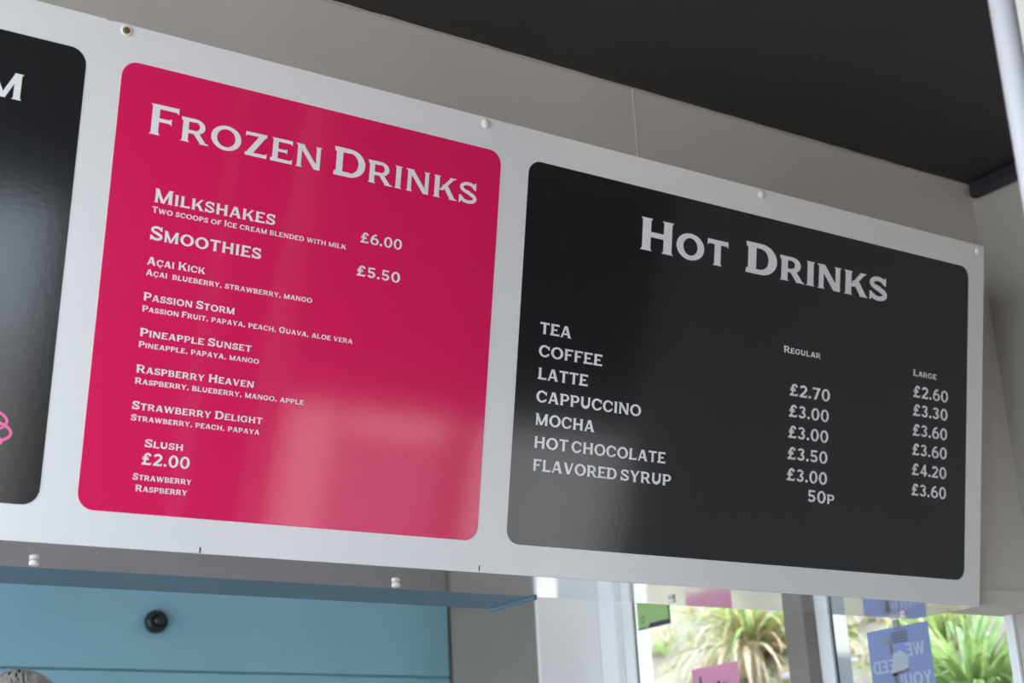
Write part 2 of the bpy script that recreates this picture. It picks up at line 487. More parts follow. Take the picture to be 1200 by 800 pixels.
struct(box('wall_side_base', XS, XS + 0.12, YB + 0.07, 1.80, 0.0, 0.45, 'white'))
struct(box('wall_side_head', XS, XS + 0.12, YB + 0.07, 1.80, 2.62, ZC, 'white'))
# back part of the kitchen
wb = struct(box('wall_back', -3.2, 2.12, 2.315, 2.42, 0.0, ZC, 'blue'))
for k in range(0, 4):
    z0 = 2.219 + (k - 1) * 0.285
    box('plank', -3.2, 2.12, 2.30, 2.316, z0, z0 + 0.279, 'blue', wb, bev=0.003)
box('splashback', -3.2, 2.12, 2.30, 2.316, 0.2, 1.928, 'kitchen', wb, bev=0.003)
struct(box('wall_right_inner', 2.135, XS + 0.12, 1.78, 2.42, 0.0, ZC, 'innergrey'))
struct(box('wall_white_inner', 2.131, XS, 1.765, 1.7805, 0.0, ZC, 'white'))
struct(box('ceiling_inner', -3.3, XS + 0.12, YB + 0.105, 2.42, 3.0, 3.1, 'white'))
struct(box('floor', -3.2, XS, 0.165, 2.315, 0.0, 0.2, 'floor'))
struct(box('trim_1', XS - 0.030, XS - 0.0005, -1.75, YB - 0.012, ZC - 0.046, ZC - 0.0005, 'trimdark', bev=0.010))

# roller shutter housing behind the bulkhead
sh = empty('shutter_housing', (0.0, 0.285, 2.103))
tag(sh, 'blue roller shutter housing behind the lower edge of the menu board', 'shutter housing')
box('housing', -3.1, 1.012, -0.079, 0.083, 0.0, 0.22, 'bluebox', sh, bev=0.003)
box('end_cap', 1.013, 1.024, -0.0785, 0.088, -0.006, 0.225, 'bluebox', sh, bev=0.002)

# ------------------------------------------------------------------ menu board, leaning forward at the top
TH0 = 0.20022892
mb = empty('menu_board', (0.0, 0.0, 2.15778), (TH0, 0, 0))
tag(mb, 'long white menu board with rounded pink and black price panels, leaning out below the ceiling', 'menu board')
# local frame: x along the board, z up the board, -y towards the customer
BX0, BX1, BZ0, BZ1 = -0.87, 2.1402, -0.0565, 0.7987
box('sheet', BX0, BX1, 0.0, 0.006, BZ0, BZ1, 'board', mb, bev=0.0012)
def rrect(x0, x1, z0, z1, r, n=7):
    P = []
    for cx, cz, a in ((x1 - r, z1 - r, 0), (x0 + r, z1 - r, 90), (x0 + r, z0 + r, 180), (x1 - r, z0 + r, 270)):
        P += arcp(cx, cz, r, r, a, a + 90, n)
    return P
def panel(x0, x1, z0, z1, material, label):
    P = rrect(x0, x1, z0, z1, 0.027)
    bm = bmesh.new()
    f = [bm.verts.new((a, -0.0006, b)) for a, b in P]
    k = [bm.verts.new((a, 0.0003, b)) for a, b in P]
    bm.faces.new(f)
    bm.faces.new(k[::-1])
    for i in range(len(P)):
        bm.faces.new((f[i], f[(i + 1) % len(P)], k[(i + 1) % len(P)], k[i]))
    o = finish('price_panel', bm, material, mb)
    o['label'] = label
    return o
pz0, pz1 = 0.0, 0.7373
ppink = panel(0.0, 0.7481, pz0, pz1, 'pink', 'glossy pink panel headed Frozen Drinks')
pblk = panel(0.8127, 2.0840, pz0, pz1, 'black', 'black panel headed Hot Drinks')
pleft = panel(-0.8081, -0.0600, pz0, pz1, 'black', 'black panel at the left end of the board')

PINK_TEXT = [
    ("Frozen", 0.0543, 0.3722, 0.6232, 0.0517), ("Drinks", 0.3965, 0.6982, 0.6232, 0.0517),
    ("Milkshakes", 0.0755, 0.2941, 0.5104, 0.0233), ("Two scoops of Ice cream blended with milk", 0.0739, 0.4343, 0.4925, 0.0102),
    ("£6.00", 0.4611, 0.5462, 0.5108, 0.0187), ("Smoothies", 0.0753, 0.2736, 0.4469, 0.0236), ("£5.50", 0.4587, 0.5473, 0.4500, 0.0187),
    ("Açai Kick", 0.0738, 0.1759, 0.4048, 0.0134), ("Açai  blueberry, strawberry, mango", 0.0739, 0.3764, 0.3870, 0.0102),
    ("Passion Storm", 0.0740, 0.2347, 0.3453, 0.0134), ("Passion Fruit, papaya, peach, Guava, aloe vera", 0.0738, 0.4616, 0.3268, 0.0100),
    ("Pineapple Sunset", 0.0740, 0.2711, 0.2862, 0.0132), ("Pineapple, papaya, mango", 0.0738, 0.2870, 0.2678, 0.0100),
    ("Raspberry Heaven", 0.0740, 0.2813, 0.2262, 0.0132), ("Raspberry, blueberry, mango, apple", 0.0738, 0.3765, 0.2081, 0.0100),
    ("Strawberry Delight", 0.0737, 0.3021, 0.1666, 0.0132), ("Strawberry, peach, papaya", 0.0738, 0.2993, 0.1483, 0.0100),
    ("Slush", 0.1011, 0.1664, 0.1077, 0.0130), ("£2.00", 0.0981, 0.1801, 0.0793, 0.0190),
    ("Strawberry", 0.0865, 0.1864, 0.0539, 0.0104), ("Raspberry", 0.0923, 0.1805, 0.0358, 0.0104)]
BLACK_TEXT = [
    ("Hot", 1.0923, 1.3272, 0.6093, 0.0672), ("Drinks", 1.3777, 1.8080, 0.6097, 0.0672),
    ("TEA", 0.8605, 0.9351, 0.4029, 0.0224), ("COFFEE", 0.8607, 1.0128, 0.3588, 0.0224), ("LATTE", 0.8618, 0.9798, 0.3150, 0.0224),
    ("CAPPUCCINO", 0.8609, 1.1154, 0.2712, 0.0224), ("MOCHA", 0.8618, 1.0025, 0.2276, 0.0222), ("HOT", 0.8620, 0.9415, 0.1838, 0.0221),
    ("CHOCOLATE", 0.9496, 1.1832, 0.1838, 0.0221), ("FLAVORED", 0.8622, 1.0622, 0.1406, 0.0221), ("SYRUP", 1.0724, 1.1996, 0.1406, 0.0221),
    ("Regular", 1.4958, 1.6061, 0.4532, 0.0145),
    ("£2.70", 1.5166, 1.6368, 0.3623, 0.0258), ("£3.00", 1.5166, 1.6352, 0.3169, 0.0260), ("£3.00", 1.5164, 1.6354, 0.2716, 0.0260),
    ("£3.50", 1.5164, 1.6346, 0.2260, 0.0260), ("£3.00", 1.5159, 1.6352, 0.1807, 0.0260), ("50p", 1.5802, 1.6584, 0.1403, 0.0256),
    ("Large", 1.8999, 1.9781, 0.4540, 0.0147),
    ("£2.60", 1.9013, 2.0185, 0.4051, 0.0264), ("£3.30", 1.9014, 2.0178, 0.3625, 0.0264), ("£3.60", 1.9016, 2.0174, 0.3171, 0.0264),
    ("£3.60", 1.9014, 2.0173, 0.2728, 0.0262), ("£4.20", 1.9013, 2.0169, 0.2274, 0.0261), ("£3.60", 1.9015, 2.0169, 0.1813, 0.0264)]
for args in PINK_TEXT:
    KW[0] = 0.86 if args[4] > 0.03 else 0.97
    poly_obj('lettering', line_polys(*args), 'print', ppink, -0.0010)
for args in BLACK_TEXT:
    KW[0] = 1.08 if args[4] > 0.03 else 0.96
    poly_obj('lettering', line_polys(*args), 'print', pblk, -0.0010)
poly_obj('lettering', line_polys("Ice Cream", None, -0.1555, 0.6295, 0.0530), 'print', pleft, -0.0010)

# pink line drawing of a whipped cone on the left panel
cx, cz = -0.166, 0.090
lp = []
for k, (rr_, zc, w) in enumerate(((0.026, 0.156, .004), (0.042, 0.134, .0045), (0.050, 0.117, .005))):
    c = cx + 0.0
    lp.append(sweep(arcp(c + 0.002, zc - 0.010, rr_, 0.018, 150, -65, 16), w))
lp.append(arcp(cx, 0.093, 0.041, 0.014, -80, 85, 12) + [(cx, 0.085), (cx, 0.070)])
lp.append([(cx - 0.045, 0.068), (cx + 0.040, 0.068), (cx, -0.0)][::1][:3])
lp[-1] = [(cx - 0.040, 0.066), (cx + 0.036, 0.066), (cx - 0.002, 0.012)]
poly_obj('logo_print', lp, 'logo', pleft, -0.0010)

# folded glossy lip under the board, reaching back under the bulkhead
bm = bmesh.new()
bx(bm, BX0, 2.1352, 0.0115, 0.206, 2.1024, 2.1075, 0.0008)
lip = finish('bottom_lip', bm, 'under', mb)
lip.matrix_parent_inverse = (Matrix.Translation(mb.location) @ Matrix.Rotation(TH0, 4, 'X')).inverted()
lip['label'] = 'mirror-glossy lip under the board'
# rear stiffening flange at the right end (closes the wedge behind the leaning sheet)
bm = bmesh.new()
c0, s0 = cos(TH0), sin(TH0)
def wpt(x, z):
    return (x, -s0 * z + 0.006 * c0, 2.15778 + c0 * z + 0.006 * s0)
a = [wpt(2.136, BZ0 + .002), wpt(2.136, BZ1 - .002), (2.136, YB - 0.001, 2.93), (2.136, YB - 0.001, 2.108)]
va = [bm.verts.new(p) for p in a]
vb = [bm.verts.new((p[0] - 0.004, p[1], p[2])) for p in a]
bm.faces.new(va)
bm.faces.new(vb[::-1])
for i in range(4):
    bm.faces.new((va[i], va[(i + 1) % 4], vb[(i + 1) % 4], vb[i]))
fl = finish('end_flange', bm, 'board', mb)
fl.matrix_parent_inverse = lip.matrix_parent_inverse.copy()

# screw caps along the top, one lost its cap and shows the screw
capm = None
for x, z in ((0.7071, 0.7849), (1.4155, 0.7850), (2.1159, 0.7830)):
    if capm is None:
        bm = bmesh.new()
        lathe(bm, ((0.0092, 0.0), (0.0092, 0.0015), (0.0078, 0.0042), (0.0045, 0.0058), (0.001, 0.0062)), 18, mtx=Matrix.Rotation(pi / 2, 4, 'X'))
        o = finish('screw_cap', bm, 'cap', mb, smooth=True)
        capm = o.data
    else:
        o = link('screw_cap', capm, None, mb)
    o.location = (x, 0.0, z)
bm = bmesh.new()
lathe(bm, ((0.0098, 0.0), (0.0094, 0.002), (0.0070, 0.0026), (0.0062, 0.0012)), 18, mtx=Matrix.Rotation(pi / 2, 4, 'X'))
cr = finish('screw_cup', bm, 'cap', mb, smooth=True)
cr.location = (0.0003, 0.0, 0.7865)
bm = bmesh.new()
lathe(bm, ((0.0056, 0.001), (0.0054, 0.0034), (0.0036, 0.0044), (0.0012, 0.0040)), 14, mtx=Matrix.Rotation(pi / 2, 4, 'X'))
bx(bm, -0.004, 0.004, -0.0050, -0.004, -0.0008, 0.0008)
sc_ = finish('screw_head', bm, 'brass', cr)
sc_['label'] = 'bare brass screw head'
for x, z in ((0.2123, -0.0500), (0.7573, -0.0480)):
    box('edge_notch', x - 0.0010, x + 0.0010, -0.0007, 0.0002, z - 0.0055, z + 0.0045, 'darkmetal', mb)
# chip in the top edge near the bare screw
bm = bmesh.new()
bx(bm, -0.034, -0.022, -0.0008, 0.0004, 0.7962, 0.7985)
finish('edge_chip', bm, 'side', mb)
# bolts under the lip
boltm = None
for x, y, mt_ in ((-0.016, 0.148, 'cap'), (0.662, 0.150, 'cap'), (1.320, 0.138, 'cap'), (2.046, 0.160, 'cap')):
    if boltm is None:
        bm = bmesh.new()
        lathe(bm, ((0.0070, -0.0085), (0.0082, -0.0075), (0.0082, -0.0015), (0.0060, -0.0003), (0.006, 0.002)), 16)
        o = finish('bolt_cap', bm, mt_, mb, smooth=False)
        boltm = o.data
    else:
        o = link('bolt_cap', boltm, None, mb)
    o.matrix_parent_inverse = lip.matrix_parent_inverse.copy()
    o.location = (x, y, 2.1024)

# ------------------------------------------------------------------ side glazing
XG = XS - 0.012
def pane(y0, y1, n):
    w = empty('window_%d' % n, (XG, (y0 + y1) / 2, 0.45))
    struct(w)
    hy = (y1 - y0) / 2
    z1 = 2.17
    f = 0.050
    bm = bmesh.new()
    bx(bm, 0.0, 0.06, -hy, -hy + f * 0.5, 0.0, z1, 0.004)
    finish('frame_jamb', bm, 'pvc', w)
    bm = bmesh.new()
    bx(bm, 0.0, 0.075, hy - f, hy, 0.0, z1, 0.004)
    finish('frame_jamb', bm, 'pvc', w)
    box('frame_sill', 0.0, 0.06, -hy + f * 0.5, hy - f, 0.0, f, 'pvc', w, bev=0.003)
    box('frame_head', 0.0, 0.06, -hy + f * 0.5, hy - f, z1 - f, z1, 'pvc', w, bev=0.003)
    box('gasket', 0.010, 0.0138, hy - f - 0.006, hy - f - 0.0005, f, z1 - f, 'gasket', w)
    g = box('pane', 0.014, 0.018, -hy + f * 0.5, hy - f, f, z1 - f, 'glass', w)
    return w
pane(0.132, 0.800, 1)
pane(0.880, 1.675, 2)
# mullion post between the two windows and the post in the corner
mu = struct(box('trim_2', XG - 0.045, XG + 0.07, 0.800, 0.880, 0.45, 2.62, 'innergrey', bev=0.004))
struct(box('trim_3', XG - 0.030, XG + 0.07, 1.675, 1.765, 0.45, 2.62, 'pvc', bev=0.006))

# ------------------------------------------------------------------ notices stuck outside the glass, seen from behind
XP = XG + 0.0215
def sheet(name, y0, y1, z0, z1, material, label, lean=0.0):
    e = empty(name, (XP, (y0 + y1) / 2, z0), (0, 0, -pi / 2))   # local +x runs along -y, so text reads backwards from inside
    tag(e, label, 'poster')
    hw = (y1 - y0) / 2
    box('paper', -hw, hw, -0.0006, 0.0006, 0.0, z1 - z0, material, e)
    return e
def mirror_polys(P):
    return [[(-a, b) for a, b in p][::-1] for p in P]
def on_sheet(e, name, polys, material, off=0.0009):
    """print shows through: one layer on each face of the sheet"""
    V, F = [], []
    for i, p in enumerate(polys):
        for y in (-off - 1e-5 * (i % 40), off + 1e-5 * (i % 40)):
            s = len(V)
            V += [(a, y, b) for a, b in p]
            F.append(list(range(s, s + len(p))))
    me = bpy.data.meshes.new(name)
    me.from_pydata(V, [], F)
    return link(name, me, material, e)
# local +x = -y world = towards right of picture.  Printed side faces the garden, so letters are reversed from here.
pb = sheet('poster', 0.416, 0.632, 1.845, 2.142, 'pblue', 'blue poster with reversed white letters, hung on the right window pane')
cyb = 0.524
def L(txt, yr, yl, z, cap):        # yr = world y of the picture's right end
    lx0, lx1 = cyb - yl, cyb - yr
    P = line_polys(txt, -lx1, -lx0, z - 1.845, cap, 1.0, 0.05)
    return mirror_polys(P)
on_sheet(pb, 'lettering', L("WE", 0.436, 0.500, 2.060, 0.034), 'pwhite', 0.0016)
on_sheet(pb, 'lettering', L("NEED", 0.512, 0.622, 2.026, 0.034), 'pwhite', 0.0016)
on_sheet(pb, 'lettering', L("YOU!", 0.424, 0.530, 1.982, 0.034), 'pwhite', 0.0016)
def rect(y0, y1, z0, z1, c, b):
    return [(c - y1, z0 - b), (c - y0, z0 - b), (c - y0, z1 - b), (c - y1, z1 - b)]
on_sheet(pb, 'flag_print', [rect(0.490, 0.545, z, z + 0.005, cyb, 1.845) for z in (2.100, 2.108, 2.116, 2.124)], 'ptan')
on_sheet(pb, 'emblem_print', [ringsec(cyb - 0.562, 2.118 - 1.845, 0.014, 0.018, 0.005, 0.006, 180, 360)[0], ringsec(cyb - 0.562, 2.118 - 1.845, 0.014, 0.018, 0.005, 0.006, 180, 360)[1]], 'pgold')
on_sheet(pb, 'figure_print', [[(cyb - 0.560, 0.175), (cyb - 0.500, 0.185), (cyb - 0.495, 0.215), (cyb - 0.520, 0.235), (cyb - 0.548, 0.228)]], 'pwhite')
on_sheet(pb, 'figure_print', [rect(0.546, 0.556, 2.072, 2.100, cyb, 1.845)], 'ptan')
on_sheet(pb, 'figure_print', [rect(0.540, 0.553, 1.95, 2.02, cyb, 1.845)], 'ptan')
on_sheet(pb, 'figure_print', [[(cyb - 0.560, 0.168), (cyb - 0.495, 0.178), (cyb - 0.495, 0.186), (cyb - 0.560, 0.177)]], 'ptan')
# little hook the blue poster hangs from
bm = bmesh.new()
bx(bm, -0.010, 0.010, -0.004, 0.004, 0.292, 0.316, 0.002)
finish('clip', bm, 'wire', pb)

pg = sheet('poster', 1.453, 1.618, 2.290, 2.52, 'pgreen', 'green notice with a dark lower border high in the left window pane')
cg = (1.453 + 1.618) / 2
on_sheet(pg, 'border_print', [rect(1.453, 1.460, 2.290, 2.52, cg, 2.290), [(cg - 1.570, 0.0), (cg - 1.453, 0.0), (cg - 1.453, 0.016), (cg - 1.555, 0.016)], rect(1.57, 1.618, 2.290, 2.295, cg, 2.290)], 'pdark')
on_sheet(pg, 'emblem_print', ringsec(cg - 1.592, 0.032, 0.010, 0.012, 0.003, 0.003, 0, 180) + ringsec(cg - 1.592, 0.032, 0.010, 0.012, 0.003, 0.003, 180, 360), 'pdark')
pm = sheet('poster', 1.160, 1.372, 1.837, 2.134, 'pmauve', 'mauve sheet with dark print, on the left window pane beside the mullion')
cm_ = 1.266
on_sheet(pm, 'dark_print', [[(cm_ - 1.343, 0.225), (cm_ - 1.326, 0.225), (cm_ - 1.331, 0.272), (cm_ - 1.337, 0.272)]] + [rect(1.312 - q * .026 - .015, 1.312 - q * .026, 2.052 + .006 * (q % 2), 2.078 + .004 * (q % 3), cm_, 1.837) for q in range(4)], 'pdark')

# added fill light, out of view, brightening the white inner wall
kl = empty('ceiling_lamp', (2.29, 0.95, 2.999))
tag(kl, 'slim ceiling lamp inside by the side windows, above the picture', 'lamp')
box('housing', -0.05, 0.05, -0.30, 0.30, -0.03, 0.0, 'white', kl, bev=0.004)
lm_ = bpy.data.materials.new('lamp_diffuser')
lm_.use_nodes = True
lb = lm_.node_tree.nodes['Principled BSDF']
lb.inputs['Emission Color'].default_value = (0.92, 0.96, 1.0, 1)
lb.inputs['Emission Strength'].default_value = 15.0
M['lampd'] = lm_
box('diffuser', -0.04, 0.04, -0.29, 0.29, -0.042, -0.030, 'lampd', kl)

# ------------------------------------------------------------------ round black fitting on the blue wall
wf = empty('wall_fitting', (1.036, 2.2995, 2.366))
tag(wf, 'small round black fitting fixed high on the blue boarded wall', 'wall fitting')
MX = Matrix.Rotation(pi / 2, 4, 'X')
bm = bmesh.new()
lathe(bm, ((0.030, 0.0), (0.036, 0.004), (0.037, 0.018), (0.033, 0.030), (0.022, 0.038), (0.020, 0.034)), 24, mtx=MX)
finish('rim', bm, 'blackplastic', wf, smooth=True)
bm = bmesh.new()
lathe(bm, ((0.0185, 0.030), (0.0175, 0.038), (0.012, 0.045), (0.003, 0.048)), 20, mtx=MX)
finish('centre_dome', bm, 'blackplastic', wf, smooth=True)

# ------------------------------------------------------------------ awning post in front of the side wall
post = empty('awning_post', (0.691, -1.320, 0.0))
tag(post, 'white tubular post standing in front of the side wall at the right', 'post')
bm = bmesh.new()
lathe(bm, ((0.0157, 0.0), (0.0157, ZC - 0.001)), 28)
o = finish('tube', bm, 'pole', post)
for p in o.data.polygons:
    p.use_smooth = len(p.vertices) == 4
bm = bmesh.new()
lathe(bm, ((0.055, 0.0), (0.055, 0.010), (0.030, 0.014)), 24)
finish('foot_plate', bm, 'pole', post)
ch = empty('channel_post', (0.860, -1.238, 0.0))
tag(ch, 'cream channel upright just beyond the white tubular post, at the top right corner', 'post')
box('web', -0.022, 0.030, 0.012, 0.018, 0.0, ZC - 0.001, 'cream', ch)
box('flange', -0.026, -0.021, -0.018, 0.018, 0.0, ZC - 0.001, 'cream', ch)
box('flange', 0.030, 0.035, -0.018, 0.018, 0.0, ZC - 0.001, 'cream', ch)

# ------------------------------------------------------------------ person behind the hatch
def person():
    root = empty('person', (0.085, 0.53, 0.2))
    tag(root, 'person with grey hair below the left end of the menu board, only the crown showing', 'person')
    J = {
        'pelvis': (0, 0, 0.93, .125, .10), 'waist': (0, 0.0, 1.08, .12, .09), 'chest': (0, -0.01, 1.30, .15, .105),
        'neckb': (0, 0.0, 1.46, .075, .06), 'neck': (0.002, -0.01, 1.54, .052, .055), 'jaw': (0.004, -0.03, 1.60, .066, .078), 'skull': (0.004, -0.022, 1.675, .072, .088),
        'crown': (0.004, -0.015, 1.715, .056, .066)}
    V, E, Rd = [], [], []
    idx = {}
    def add(n, x, y, z, ra, rb, par=None):
        idx[n] = len(V)
        V.append((x, y, z))
        Rd.append((ra, rb))
        if par:
            E.append((idx[par], idx[n]))
    prev = None
    for n in ('pelvis', 'waist', 'chest', 'neckb', 'neck', 'jaw', 'skull', 'crown'):
        add(n, *J[n], par=prev)
        prev = n
    for s, t in ((-1, 'l'), (1, 'r')):
        add('sh' + t, s * .185, 0, 1.40, .055, .055, 'chest')
        add('el' + t, s * .235, -0.04, 1.13, .042, .042, 'sh' + t)
        add('wr' + t, s * .20, -0.24, 1.02, .028, .026, 'el' + t)
        add('pa' + t, s * .185, -0.31, 1.015, .036, .018, 'wr' + t)
        for f in range(4):
            y = -0.345
            add('k%d%s' % (f, t), s * (.158 + f * .018), y, 1.012, .0095, .0095, 'pa' + t)
            add('m%d%s' % (f, t), s * (.156 + f * .018), y - .03 + .004 * abs(f - 1), 1.002, .0088, .0088, 'k%d%s' % (f, t))
            add('t%d%s' % (f, t), s * (.155 + f * .018), y - .05 + .006 * abs(f - 1), 0.985, .0080, .0080, 'm%d%s' % (f, t))
        add('th' + t, s * .150, -0.30, 1.005, .011, .011, 'pa' + t)
        add('tt' + t, s * .128, -0.335, 0.995, .009, .009, 'th' + t)
        add('hip' + t, s * .09, 0, 0.86, .088, .09, 'pelvis')
        add('kn' + t, s * .10, -0.01, 0.48, .058, .06, 'hip' + t)
        add('an' + t, s * .10, 0.02, 0.09, .036, .038, 'kn' + t)
        add('toe' + t, s * .115, -0.14, 0.035, .038, .028, 'an' + t)
    me = bpy.data.meshes.new('body')
    me.from_pydata(V, E, [])
    o = bpy.data.objects.new('body', me)
    COL.objects.link(o)
    o.parent = root
    sk = o.modifiers.new('skin', 'SKIN')
    sv = me.skin_vertices[0].data
    for i, r in enumerate(Rd):
        sv[i].radius = r
    sv[0].use_root = True
    sk.use_smooth_shade = True
    sb = o.modifiers.new('sub', 'SUBSURF')
    sb.levels = sb.render_levels = 2
    me.materials.append(M['skin'])
    # face
    hx, hy, hz = 0.004, -0.022, 1.655
    bm = bmesh.new()
    vs = [bm.verts.new(p) for p in ((hx, hy - .085, hz + .01), (hx - .016, hy - .078, hz - .028), (hx + .016, hy - .078, hz - .028), (hx, hy - .112, hz - .024))]
    for f in ((0, 1, 3), (0, 3, 2), (1, 2, 3), (0, 2, 1)):
        bm.faces.new([vs[i] for i in f])
    finish('nose', bm, 'skin', root, smooth=True)
    for s in (-1, 1):
        bm = bmesh.new()
        bmesh.ops.create_uvsphere(bm, u_segments=12, v_segments=8, radius=0.012)
        finish('eye', bm, 'cap', root, smooth=True, loc=(hx + s * .030, hy - .070, hz + .008))
        bm = bmesh.new()
        bmesh.ops.create_uvsphere(bm, u_segments=12, v_segments=8, radius=0.022)
        bmesh.ops.scale(bm, vec=(0.35, 0.8, 1.4), verts=bm.verts)
        finish('ear', bm, 'skin', root, smooth=True, loc=(hx + s * .076, hy + .005, hz - .005))
    box('mouth', hx - .022, hx + .022, hy - .086, hy - .070, hz - .055, hz - .048, 'skin', root, bev=0.002)
    # hair: scalp shell with strands combed over it
    bm = bmesh.new()
    bmesh.ops.create_uvsphere(bm, u_segments=28, v_segments=18, radius=1.0)
    bmesh.ops.delete(bm, geom=[v for v in bm.verts if v.co.z < -0.25 or (v.co.y < -0.55 and v.co.z < 0.45)], context='VERTS')
    for v in bm.verts:
        j = 1 + 0.02 * sin(9 * v.co.x + 5 * v.co.y) + 0.015 * random.random()
        v.co = Vector((v.co.x * .088 * j, v.co.y * .104 * j, v.co.z * .106 * j))
    hr = finish('hair', bm, 'hair', root, smooth=True, loc=(hx, hy + .006, 1.672))
    V, F = [], []
    for k in range(900):
        th = random.uniform(0, 2 * pi)
        ph = random.uniform(0.02, 1.15)
        pts = []
        dth = random.uniform(-.5, .5)
        lift = random.uniform(1.0, 1.07)
        for i in range(6):
            t = i / 5
            p_ = ph + t * 0.55
            a_ = th + dth * t
            rr = 1.0 + 0.05 * sin(pi * t) * lift
            pts.append(Vector((.089 * rr * sin(p_) * cos(a_), .105 * rr * sin(p_) * sin(a_), .107 * rr * cos(p_) * lift ** .5)))
        if pts[-1].y < -0.07 and pts[-1].z < 0.03:
            continue
        s = len(V)
        sd = (pts[-1] - pts[0]).cross(pts[2]).normalized() * 0.0016
        for i, p in enumerate(pts):
            w = 1 - i / 6
            V.append(p + sd * w)
            V.append(p - sd * w)
        for i in range(5):
            F.append((s + 2 * i, s + 2 * i + 1, s + 2 * i + 3, s + 2 * i + 2))
    me = bpy.data.meshes.new('hair_strands')
    me.from_pydata(V, [], F)
    st = link('hair_strands', me, 'hair', hr)
    st['kind'] = 'stuff'
    # shirt: open tube over the torso
    bm = bmesh.new()
    rings = []
    for z, rx, ry in ((0.86, .175, .135), (1.05, .165, .125), (1.25, .185, .135), (1.38, .195, .120), (1.455, .10, .085)):
        rings.append([bm.verts.new((rx * cos(2 * pi * i / 24), ry * sin(2 * pi * i / 24), z)) for i in range(24)])
    for a, b in zip(rings, rings[1:]):
        for i in range(24):
            bm.faces.new((a[i], a[(i + 1) % 24], b[(i + 1) % 24], b[i]))
    finish('shirt', bm, 'shirt', root, smooth=True)
    bm = bmesh.new()
    for s in (-1, 1):
        rr = []
        for z, r in ((0.12, .06), (0.5, .078), (0.92, .115)):
            cxx = s * (.10 if z < .8 else .085)
            rr.append([bm.verts.new((cxx + r * cos(2 * pi * i / 16), r * sin(2 * pi * i / 16), z)) for i in range(16)])
        for a, b in zip(rr, rr[1:]):
            for i in range(16):
                bm.faces.new((a[i], a[(i + 1) % 16], b[(i + 1) % 16], b[i]))
    finish('trousers', bm, 'shirt', root, smooth=True)
    return root
who = person()
who.scale = (1.05, 0.97, 0.994)
who.location.x -= 0.012

# ------------------------------------------------------------------ outside: ground, bank, planting
def hgt(x, y):
    b = 0.70 + 0.9 * max(0.0, x - 2.9) + 0.25 * max(0.0, y - 0.5)
    b = min(b, 6.0)
    return b + 0.10 * sin(1.7 * x + 0.6 * y) * sin(1.3 * y) + 0.05 * sin(4.1 * x) * cos(3.7 * y)
bm = bmesh.new()
NX, NY = 70, 90
grid = []
for i in range(NX + 1):
    x = 2.62 + (i / NX) ** 1.3 * 11
    grid.append([])
    for j in range(NY + 1):
        y = -2 + 16 * j / NY
        z = hgt(x, y) if x > 2.9 else 0.0 + (x - 2.62) / .28 * hgt(2.9, y)
        if y < 0.5:
            z *= max(0.0, (y + 2) / 2.5)
        grid[-1].append(bm.verts.new((x, y, z + random.uniform(-.012, .012))))
for i in range(NX):
    for j in range(NY):
        bm.faces.new((grid[i][j], grid[i + 1][j], grid[i + 1][j + 1], grid[i][j + 1]))
bank = finish('garden_bank', bm, 'soil', smooth=True)
struct(bank)
struct(box('ground', -30, 60, -40, 40, -0.3, -0.003, 'pave'))

def leaf_mesh(length, width, droop, seg=8):
    V, F = [], []
    pos = Vector((0, 0, 0))
    ang = 1.15
    ds = length / seg
    P = [pos.copy()]
    for i in range(seg):
        ang -= droop / seg * (0.5 + 1.0 * (i / seg))
        pos = pos + Vector((cos(ang), 0, sin(ang))) * ds
        P.append(pos.copy())
    for i, p in enumerate(P):
        t = i / seg
        w = width * (0.55 + 0.9 * t) * (1 - t ** 2.2) + 0.001
        V += [(p.x, -w / 2, p.z), (p.x, 0, p.z - w * 0.18), (p.x, w / 2, p.z)]
    for i in range(seg):
        s = 3 * i
        F += [(s, s + 1, s + 4, s + 3), (s + 1, s + 2, s + 5, s + 4)]
    me = bpy.data.meshes.new('leaf')
    me.from_pydata(V, [], F)
    for p in me.polygons:
        p.use_smooth = True
    return me
LM = {}
for key, material in (('g', 'leafg'), ('y', 'leafy'), ('d', 'leafd')):
    LM[key] = []
    for dr in (0.5, 1.2, 2.0, 2.8):
        me = leaf_mesh(1.0, 0.075, dr)
        me.materials.append(M[material])
        LM[key].append(me)
def strappy(x, y, size, n, mix, label, name='strap_leaved_plant', dry=0.0, group=None, lift=0.0, wd=1.0):
    z = hgt(x, y) - 0.03 + lift
    e = empty(name, (x, y, z))
    tag(e, label, 'plant', group)
    if lift > 0.1:
        bm = bmesh.new()
        lathe(bm, ((0.09, -lift), (0.07, -lift * .4), (0.06, 0.08)), 12)
        finish('trunk', bm, 'leafd', e, smooth=True)
    for k in range(n):
        key = 'd' if random.random() < dry else random.choice(mix)
        dr = random.randrange(4) if key != 'd' else random.choice((1, 2, 2, 3))
        o = bpy.data.objects.new('leaf', LM[key][dr])
        o.parent = e
        s = size * random.uniform(0.7, 1.1)
        o.scale = (s, s * wd, s)
        o.rotation_euler = (random.uniform(-.25, .25), random.uniform(-.35, .45) + (random.uniform(.3, 1.3) if key == 'd' and dry > .2 else 0), random.uniform(0, 2 * pi))
        o.location = (random.uniform(-.06, .06) * size, random.uniform(-.06, .06) * size, 0)
        COL.objects.link(o)
    return e


